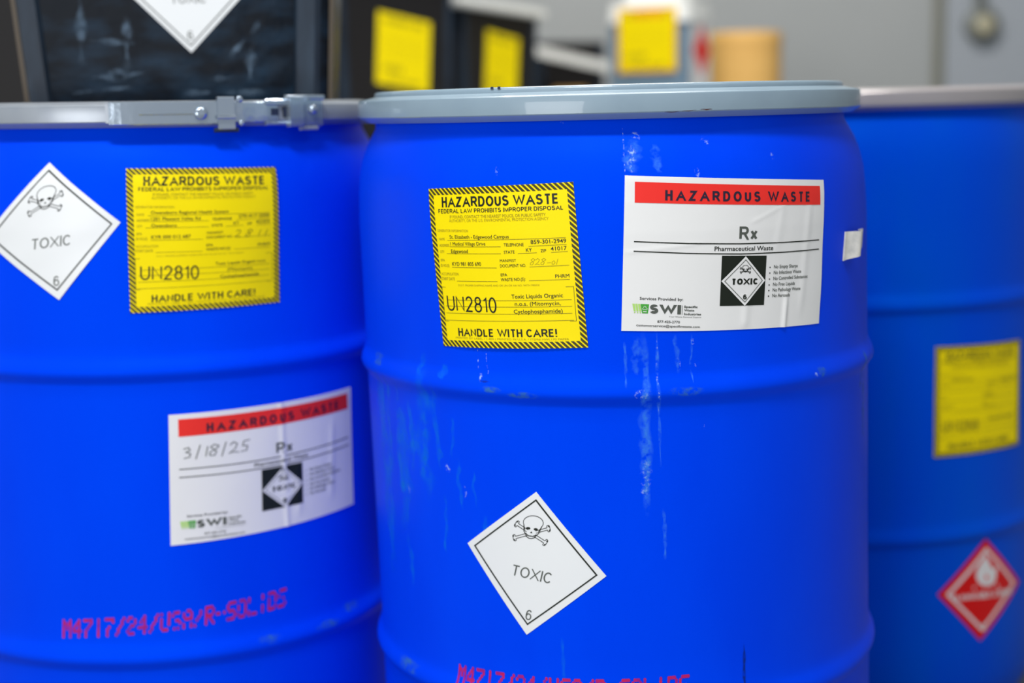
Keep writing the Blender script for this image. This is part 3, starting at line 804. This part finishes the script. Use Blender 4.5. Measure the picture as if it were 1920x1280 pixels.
L.drips('scuff_mark', [(-40, -.59, -.60, .05, 0), (-31, -.58, -.592, .05, 0), (-56, -.588, -.60, .03, 0)], M['scuff_green'], 'greenish scuffs on the lower rib')
# marks on the centre ring
V = []; F = []
for (a0, a1, z0, z1, hw) in [(-75.2, -72.6, .0077, .0078, .0006), (-79, -76, .0066, .0074, .0003), (-82.5, -79.5, .0060, .0062, .0003)]:
    n = 8; o = len(V)
    for i in range(n + 1):
        t = i / n; th = math.radians(a0 + (a1 - a0) * t); z = z0 + (z1 - z0) * t + .0002 * math.sin(t * 9); h = hw * math.sin(PI * (t * .9 + .05))
        V += [C.P(th, z - h, .2841), C.P(th, z + h, .2844)]
    for i in range(n): F.append((o + 2 * i, o + 2 * i + 2, o + 2 * i + 3, o + 2 * i + 1))
link('ring_scratch', V, F, M['brown'], C.ring, label='short brown scratch')
V = []; F = []
for a in (-119.0, -117.3):
    o = len(V)
    for th in (a - .35, a + .35):
        V += [C.P(math.radians(th), .0326, .2662), C.P(math.radians(th), .0352, .2654)]
    F.append((o, o + 2, o + 3, o + 1))
link('ring_scratch', V, F, M['dark_metal'], C.ring, label='two small dark marks on the lid edge')

# torn paper remnant on the right flank of the centre drum
def scrap(c0, cw, name):
    pass
def scrap_surf(u, v, lift):
    th = math.radians(-36.6 + 8.6 * u + 1.2 * (v - .5) * -1)
    z = -.1235 - (.030 - .010 * u) * v - .0035 * abs(u - .35) * 0
    out = .0015 + .010 * math.exp(-((u - .38) / .20) ** 2) + .004 * u
    return C.P(th, z, rad(z) + lift + out)
sp = sheet('torn_paper_scrap', scrap_surf, M['scrap'], C.root, 18, 10, 'curled remnant of a torn off white label', back=.0015)

# lever latch on the left drum's ring
Z = M['zinc']
lever = L.box('latch_lever', -85.9, -62.3, .0030, .0285, .2842, .2878, Z, label='long flat zinc closing lever')
L.box('lever_slot', -79.5, -66.0, .0135, .0165, .2878, .2888, Z, lever)
L.stud('pivot_rivet', -66.3, .0150, .0072, .2880, .0045, Z, lever)
L.box('lever_lip', -86.6, -85.6, .0045, .0270, .2840, .2872, M['ring_zinc'], lever)
L.box('latch_strap', -62.3, -47.8, .0045, .0275, .2842, .2868, Z, label='zinc strap past the lever')
L.box('strap_slot', -49.6, -47.6, .0110, .0205, .2860, .2871, M['dark_metal'], label='dark square slot')
L.box('strap_slot', -46.2, -45.2, .0095, .0215, .2850, .2868, M['dark_metal'], label='dark square slot')
L.box('strap_rail', -51.0, -45.0, .0232, .0300, .2842, .2885, Z)
L.box('strap_rail', -51.0, -45.0, .0005, .0050, .2842, .2885, Z)
clip = L.box('latch_clip', -62.6, -58.8, -.0030, .0330, .2842, .2905, Z, label='folded clip around the lever end')
L.box('clip_tongue', -62.9, -58.9, .0085, .0130, .2905, .2945, Z, clip)
L.box('clip_foot', -63.4, -57.8, -.0060, -.0010, .2842, .2885, M['dark_metal'], clip)
L.stud('strap_rivet', -57.2, .0300, .0040, .2845, .003, Z)
L.stud('strap_rivet', -57.0, .0040, .0035, .2862, .003, Z)
br = L.box('latch_bracket', -45.3, -41.6, -.0015, .0335, .2842, .2935, Z, label='upright bracket at the ring end')
L.box('bracket_arm', -41.0, -34.9, -.0010, .0325, .2842, .2895, Z, br, label='bent bracket arm')
L.stud('bracket_bolt', -38.2, .0180, .0058, .2895, .005, Z, br)
L.box('bracket_cap', -45.6, -34.4, .0290, .0345, .2842, .2910, Z, br)
L.box('bracket_foot', -41.6, -36.5, -.0055, -.0010, .2842, .2900, M['ring_zinc'], br)

# ---------------------------------------------------------------- black bin standing on the left drum
def bin_shape(root, wb, wt, db, dt, z0, z1, m_body, m_pillar, m_edge, panel_in=.006, pil=.040, yaw=0, cx=0, cy=0, lid=None):
    """tapered tote with recessed front panel between corner pillars. (cx, cy) = middle of the front face"""
    cyw, syw = math.cos(yaw), math.sin(yaw)
    def W(x, y, z): return Vector((cx + x * cyw - y * syw, cy + x * syw + y * cyw, z))
    def prism(name, pts_b, pts_t, m, parent, label=None, z0_=None, z1_=None):
        n = len(pts_b); a = z0 if z0_ is None else z0_; b = z1 if z1_ is None else z1_
        V = [W(x, y, a) for x, y in pts_b] + [W(x, y, b) for x, y in pts_t]
        F = [(i, (i + 1) % n, n + (i + 1) % n, n + i) for i in range(n)] + [tuple(reversed(range(n))), tuple(range(n, 2 * n))]
        return fix_normals(link(name, V, F, m, parent, label=label))
    def body_pts(w, d, off):
        h = w / 2
        return [(-h + pil, off + panel_in), (h - pil, off + panel_in), (h - .010, off + .012), (h, off + .040), (h, off + d), (-h, off + d), (-h, off + .040), (-h + .010, off + .012)]
    sl = (dt - db) / 2
    prism('bin_body', body_pts(wb, db, sl), body_pts(wt, dt, 0), m_body, root)
    for sgn in (-1, 1):
        def pp(w, off):
            h = w / 2
            q = [(h - pil, off + panel_in + .001), (h - pil + .004, off), (h - .014, off), (h - .009, off + .013), (h - pil + .002, off + .013)]
            return q if sgn > 0 else [(-x, y) for x, y in reversed(q)]
        prism('corner_pillar', pp(wb, sl), pp(wt, 0), m_pillar, root, 'scuffed reflective corner pillar' if m_edge else None)
        if m_edge:
            def ep(w, off):
                h = w / 2
                q = [(h - .001, off + .036), (h + .004, off + .036), (h + .004, off + .044), (h - .001, off + .044)]
                return q if sgn > 0 else [(-x, y) for x, y in reversed(q)]
            prism('side_rib', ep(wb, sl), ep(wt, 0), m_edge, root)
    return W, sl

b1 = thing('storage_bin', 'large glossy black bin with toxic diamond, standing on the left drum', 'bin', (-.411, 1.98, H0 + .028))
W1, sl1 = bin_shape(b1, .375, .412, .150, .19, H0 + .0225, H0 + .34, M['black_plastic'], M['pillar_plastic'], M['tan_edge_gleam'], cx=-.411, cy=1.872)
def lipbox(root, W, w, d, zt, m, h=.02, out=.012, label=None, tilt=0.0):
    V = []
    for z in (zt - h, zt):
        for x, y in ((-w / 2 - out, -out), (w / 2 + out, -out), (w / 2 + out, d + out), (-w / 2 - out, d + out)):
            V.append(W(x, y, z - tilt * x))
    F = [(0, 1, 5, 4), (1, 2, 6, 5), (2, 3, 7, 6), (3, 0, 4, 7), (3, 2, 1, 0), (4, 5, 6, 7)]
    o = link('bin_lid', V, F, m, root, label=label)
    bm = bmesh.new(); bm.from_mesh(o.data); bmesh.ops.bevel(bm, geom=list(bm.edges), offset=.005, segments=2, affect='EDGES'); bm.to_mesh(o.data); bm.free()
    return o
lipbox(b1, W1, .412, .19, H0 + .36, M['black_plastic'])
# embossed ribs of smeared moulding at the panel's foot and its diamond
def plane_surf(W, x0, x1, yf, zt, zb, slope=0.0):
    def f(u, v, lift):
        z = zt + (zb - zt) * v
        return W(x0 + (x1 - x0) * u, yf - lift + slope * (zt - z) - .0006, z)
    return f
def diamond_surf(W, cx, yf, tip_z, half, top, slope):
    c = [(cx, tip_z + 2 * half), (cx + half, tip_z + half), (cx, tip_z), (cx - half, tip_z + half)]
    def f(u, v, lift):
        k = ((1 - u) * (1 - v), u * (1 - v), u * v, (1 - u) * v)
        x = sum(a * q[0] for a, q in zip(k, c)); z = sum(a * q[1] for a, q in zip(k, c))
        return W(x, yf + slope * (top - z) - lift - .0008, z)
    return f
def level_diamond_art():
    pr = Print([(0, -1000), (1000, 0), (0, 1000), (-1000, 0)])
    pr.line([(0, -890), (890, 0), (0, 890), (-890, 0)], 20, 'black', True)
    skull(pr, (0, -480), 260, 0, 'black', .035)
    pr.text('TOXIC', (-290, 200), (290, 200), 150, 'grey', .11)
    pr.text('6', (-45, 800), (45, 800), 150, 'grey', .11)
    return pr
sl = sl1 / .313
ds = diamond_surf(W1, .026, .006, .983, .0735, H0 + .34, sl)
sd = sheet('toxic_label', ds, M['vinyl'], b1, 8, 8, 'white toxic diamond, its lower corner in view')
level_diamond_art().build(ds, sd, NAMES)
# pale scuffs on the bin's front panel
V = []; F = []; A = []
for (x0, z0, x1, z1, w_) in [(-.125, .937, -.045, .943, .006), (-.10, .955, -.03, .960, .020), (.045, .950, .075, .952, .010), (-.055, .96, -.050, 1.03, .016), (.095, .945, .10, .99, .02),
                             (-.10, 1.0, -.04, .995, .012), (.01, .935, .12, .933, .012), (-.11, .97, -.105, 1.05, .02), (.07, .975, .115, 1.02, .012)]:
    o = len(V); n = 12; d = Vector((x1 - x0, z1 - z0)); nn = Vector((-d.y, d.x)).normalized()
    for i in range(n + 1):
        t = i / n
        for k, e in ((-1, 0), (-.3, 1), (.3, 1), (1, 0)):
            p = Vector((x0, z0)) + d * t + nn * (k * w_ / 2 * (.6 + .4 * math.sin(t * 9 + x0 * 90)))
            V.append(W1(p.x, .006 + sl * (H0 + .34 - p.y) - .0006, p.y)); A.append(e * min(1, 4 * t, 4 * (1 - t)))
    for i in range(n):
        for k in range(3):
            q = o + i * 4 + k; F.append((q, q + 4, q + 5, q + 1))
ob = link('pale_scuff', V, F, M['bin_scuff'], b1, kind='stuff', label='pale scuffs on the front panel')
at = ob.data.attributes.new('edge', 'FLOAT', 'POINT')
for i, a in enumerate(A): at.data[i].value = a

# ---------------------------------------------------------------- room
def structure(o): o['kind'] = 'structure'; return o
boxm('floor', 0, 2.2, -.05, 7.2, 8.4, .1, M['concrete'], kind='structure')
boxm('wall_back', -1.1, 5.27, 1.7, 5.09, .1, 3.4, M['wall'], kind='structure')
boxm('wall_back', 2.535, 5.27, 1.7, 2.13, .1, 3.4, M['wall_right_panel'], kind='structure')
boxm('trim_1', 1.458, 5.213, 1.7, .034, .02, 3.4, M['joint'], kind='structure', bevel=.004)
boxm('wall_left', -3.55, 2.2, 1.7, .1, 6.2, 3.4, M['wall'], kind='structure')
boxm('wall_right', 3.55, 2.2, 1.7, .1, 6.2, 3.4, M['wall'], kind='structure')
boxm('ceiling', 0, 2.2, 3.46, 7.2, 6.4, .1, M['ceiling'], kind='structure')

# ---------------------------------------------------------------- bench behind the drums (only its load is seen)
TZ = .80
tb = thing('work_bench', 'steel bench behind the drums carrying the blurred bins and containers', 'bench', (0, 3.9, 0))
boxm('bench_top', 0, 3.85, TZ - .02, 2.7, 1.9, .04, M['steel'], tb, bevel=.004)
for x in (-1.28, 1.28):
    for y in (2.96, 4.74):
        boxm('leg', x, y, (TZ - .04) / 2, .05, .05, TZ - .04, M['steel'], tb, bevel=.004)

def yellow_plain(fields=None):
    pr = Print([(0, 0), (1000, 0), (1000, 1000), (0, 1000)])
    pr.text('HAZARDOUS WASTE', (120, 130), (880, 130), 70, 'hatch', .185)
    pr.text('HANDLE WITH CARE!', (200, 940), (800, 940), 50, 'hatch', .17)
    for k in range(5): pr.line([(110, 300 + k * 70), (890, 300 + k * 70)], 3, 'olive')
    pr.text('UN2810', (120, 800), (480, 800), 90, 'hatch', .12)
    return pr

def back_bin(label, cx, cy, w, d, yaw, z1, lab=None, lidm=None, lid_label=None):
    b = thing('storage_bin', label, 'bin', (cx, cy, TZ), 'black bins on the bench')
    W, s_ = bin_shape(b, w * .94, w, d * .94, d, TZ, z1, M['matt_black'], M['pillar_plastic'], None, cx=cx, cy=cy, yaw=yaw, pil=.028)
    if lidm: lipbox(b, W, w, d, z1 + .012, lidm, h=.022, out=.014, label=lid_label, tilt=.065 if lid_label else 0)
    if lab:
        x0, x1, zt, zb = lab
        sf = plane_surf(W, x0, x1, .006, zt, zb, s_ / (z1 - TZ))
        # keep the sheet just proud of the leaning panel
        def sf2(u, v, lift, W=W, s_=s_, z1=z1):
            xm = (x0 + x1) / 2; zm = (zt + zb) / 2; a = math.radians(-9)
            xx = (x1 - x0) * (u - .5); zz = (zb - zt) * (v - .5)
            x = xm + xx * math.cos(a) - zz * math.sin(a) * .4; z = zm + zz * math.cos(a) + xx * math.sin(a)
            return W(x, .006 + s_ / (z1 - TZ) * (z1 - z) - .0008 - lift, z)
        sh = sheet('hazardous_waste_label', sf2, M['yellow'], b, 4, 4, 'blurred yellow waste label')
        yellow_plain().build(sf2, sh, NAMES)
    return b, W
Y2 = math.radians(42)
back_bin('black bin with the larger yellow label, right behind the bin on the left drum', -.235, 3.42, .34, .20, Y2, 1.235, lab=(-.058, .092, 1.113, .955), lidm=M['matt_black'])
Y3 = math.radians(50)
back_bin('black bin with white lid edge and the narrower yellow label', -.010, 3.84, .31, .22, Y3, 1.150, lab=(-.055, .070, 1.090, .93), lidm=M['white_plastic'], lid_label='white lid edge')
back_bin('low black bin with a tilted white rim, between yellow-labelled bins and the jug', .185, 4.28, .22, .16, math.radians(20), 1.085)
boxm('carton', .165, 4.08, TZ + .078, .09, .10, .156, M['carton'], None, bevel=.003)
o = bpy.data.objects['carton']; o['label'] = 'small brown carton in front of the low black bin'; o['category'] = 'box'
# the low bin's white rim bar, tilted
b4 = [o for o in bpy.data.objects if o.type == 'EMPTY' and o.get('label', '').startswith('low black bin')][0]
V = []
for x, z in ((-.125, 1.066), (.125, 1.010)):
    for dy in (0, .02):
        for dz in (-.014, .014):
            V.append(Vector((.170 + x * .97, 4.20 + x * .28 + dy, z + dz)))
F = [(0, 2, 3, 1), (4, 5, 7, 6), (0, 1, 5, 4), (1, 3, 7, 5), (3, 2, 6, 7), (2, 0, 4, 6)]
rim = fix_normals(link('white_rim', V, F, M['white_plastic'], b4, label='tilted white rim'))
# neighbours seen as dark slivers beside the front bin
back_bin('black bin seen as a dark sliver at the far left edge', -1.115, 3.25, .36, .24, math.radians(10), 1.26)

# ---------------------------------------------------------------- blue-grey jug with white top
jx, jy, jyaw = .398, 4.0, math.radians(-31)
jug = thing('square_jug', 'blue-grey square jug with white top, yellow label and red diamond', 'container', (jx, jy, TZ))
def rbox(name, w, d, z0, z1, r, m, parent, seg=5, wt=None, dt=None, label=None):
    V = []; F = []
    def loop(w_, d_, z):
        o = []
        for sx, sy, a0 in ((1, -1, -90), (1, 1, 0), (-1, 1, 90), (-1, -1, 180)):
            for i in range(seg + 1):
                a = math.radians(a0 + 90 * i / seg)
                x = sx * (w_ / 2 - r) + r * math.cos(a); y = sy * (d_ / 2 - r) + r * math.sin(a)
                c, s = math.cos(jyaw), math.sin(jyaw)
                o.append(Vector((jx + x * c - y * s, jy + x * s + y * c, z)))
        return o
    rows = [loop(w, d, z0), loop(wt or w, dt or d, z1)]
    n = len(rows[0])
    V = rows[0] + rows[1]
    F = [(i, (i + 1) % n, n + (i + 1) % n, n + i) for i in range(n)] + [tuple(reversed(range(n))), tuple(range(n, 2 * n))]
    o = link(name, V, F, m, parent, smooth=True, label=label); sharp(o, 50); return o
rbox('jug_body', .225, .175, TZ, 1.115, .03, M['jug_body'], jug)
rbox('jug_shoulder', .235, .185, 1.115, 1.165, .034, M['white_plastic'], jug, wt=.225, dt=.175, label='white upper rim')
rbox('jug_lid', .16, .14, 1.165, 1.20, .03, M['white_plastic'], jug, wt=.15, dt=.13)
c_, s_ = math.cos(jyaw), math.sin(jyaw)
def JW(x, y, z): return Vector((jx + x * c_ - y * s_, jy + x * s_ + y * c_, z))
def jl(u, v, lift): return JW(-.072 + .160 * u, -.0938 - lift, 1.148 - .156 * v)
def jl2(u, v, lift):
    return JW(-.072 + .160 * u, -.0938 - lift, 1.148 - .156 * v)
sh = sheet('hazardous_waste_label', jl2, M['yellow_amber'], jug, 4, 4, 'yellow label with amber edge', back=.005)
pj = yellow_plain()
pj.line([(15, 15), (985, 15), (985, 985), (15, 985)], 40, 'amber', True)
pj.quad([(250, 40), (800, 40), (800, 150), (250, 150)], 'amber', 4, 2)
pj.build(jl2, sh, NAMES)
# white wrap-round label with a red diamond on the jug's right face
def jr(u, v, lift): return JW(.1136 + lift, -.060 + .120 * u, 1.114 - .25 * v)
sh = sheet('side_label', jr, M['paper'], jug, 4, 4, 'white side label with red diamond', back=.001)
pr = Print([(0, 0), (1000, 0), (1000, 1400), (0, 1400)])
pr.quad([(560, 30), (1000, 400), (560, 770), (120, 400)], 'red', 4, 4)
pr.build(jr, sh, {'red': ('red_diamond', 'red hazard diamond')})

# ---------------------------------------------------------------- tan fibre drum
fx, fy = .661, 4.3
fd = thing('fibre_drum', 'tan fibreboard drum against the grey wall', 'drum', (fx, fy, TZ))
def cyl(name, prof, m, parent, cx, cy, n=64, axis='z', label=None):
    V = []; F = []
    for r, h in prof:
        for i in range(n):
            a = 2 * PI * i / n
            V.append(Vector((cx + r * math.cos(a), cy + r * math.sin(a), h)) if axis == 'z' else Vector((cx + r * math.cos(a), h, cy + r * math.sin(a))))
    for j in range(len(prof) - 1):
        for i in range(n):
            a = j * n + i; b = j * n + (i + 1) % n
            F.append((a, b, b + n, a + n))
    if prof[0][0] > 0: F.append(tuple(reversed(range(n))))
    if prof[-1][0] > 0: F.append(tuple(range((len(prof) - 1) * n, len(prof) * n)))
    o = fix_normals(link(name, V, F, m, parent, smooth=True, label=label)); sharp(o, 40); return o
cyl('drum_wall', [(.103, TZ), (.103, 1.070)], M['fibre'], fd, fx, fy)
cyl('drum_cap', [(.1045, 1.070), (.1045, 1.094), (.102, 1.100), (.096, 1.100)], M['fibre'], fd, fx, fy)

# ---------------------------------------------------------------- junction box with conduit on the back wall
jb = thing('junction_box', 'round grey junction box with beige cover and conduit, on the back wall', 'electrical box', (1.60, 5.22, 1.150))
cyl('box_body', [(.056, 5.22), (.056, 5.185), (.050, 5.180)], M['box_grey'], jb, 1.600, 1.150, 40, 'y')
cyl('box_cover', [(.030, 5.180), (.030, 5.170), (.022, 5.166)], M['beige'], jb, 1.600, 1.150, 32, 'y', 'beige cover')
cyl('conduit', [(.017, 1.19), (.017, 3.35)], M['box_grey'], jb, 1.590, 5.198, 20, 'z')

for o in bpy.data.objects:
    if '_w' in o: del o['_w']
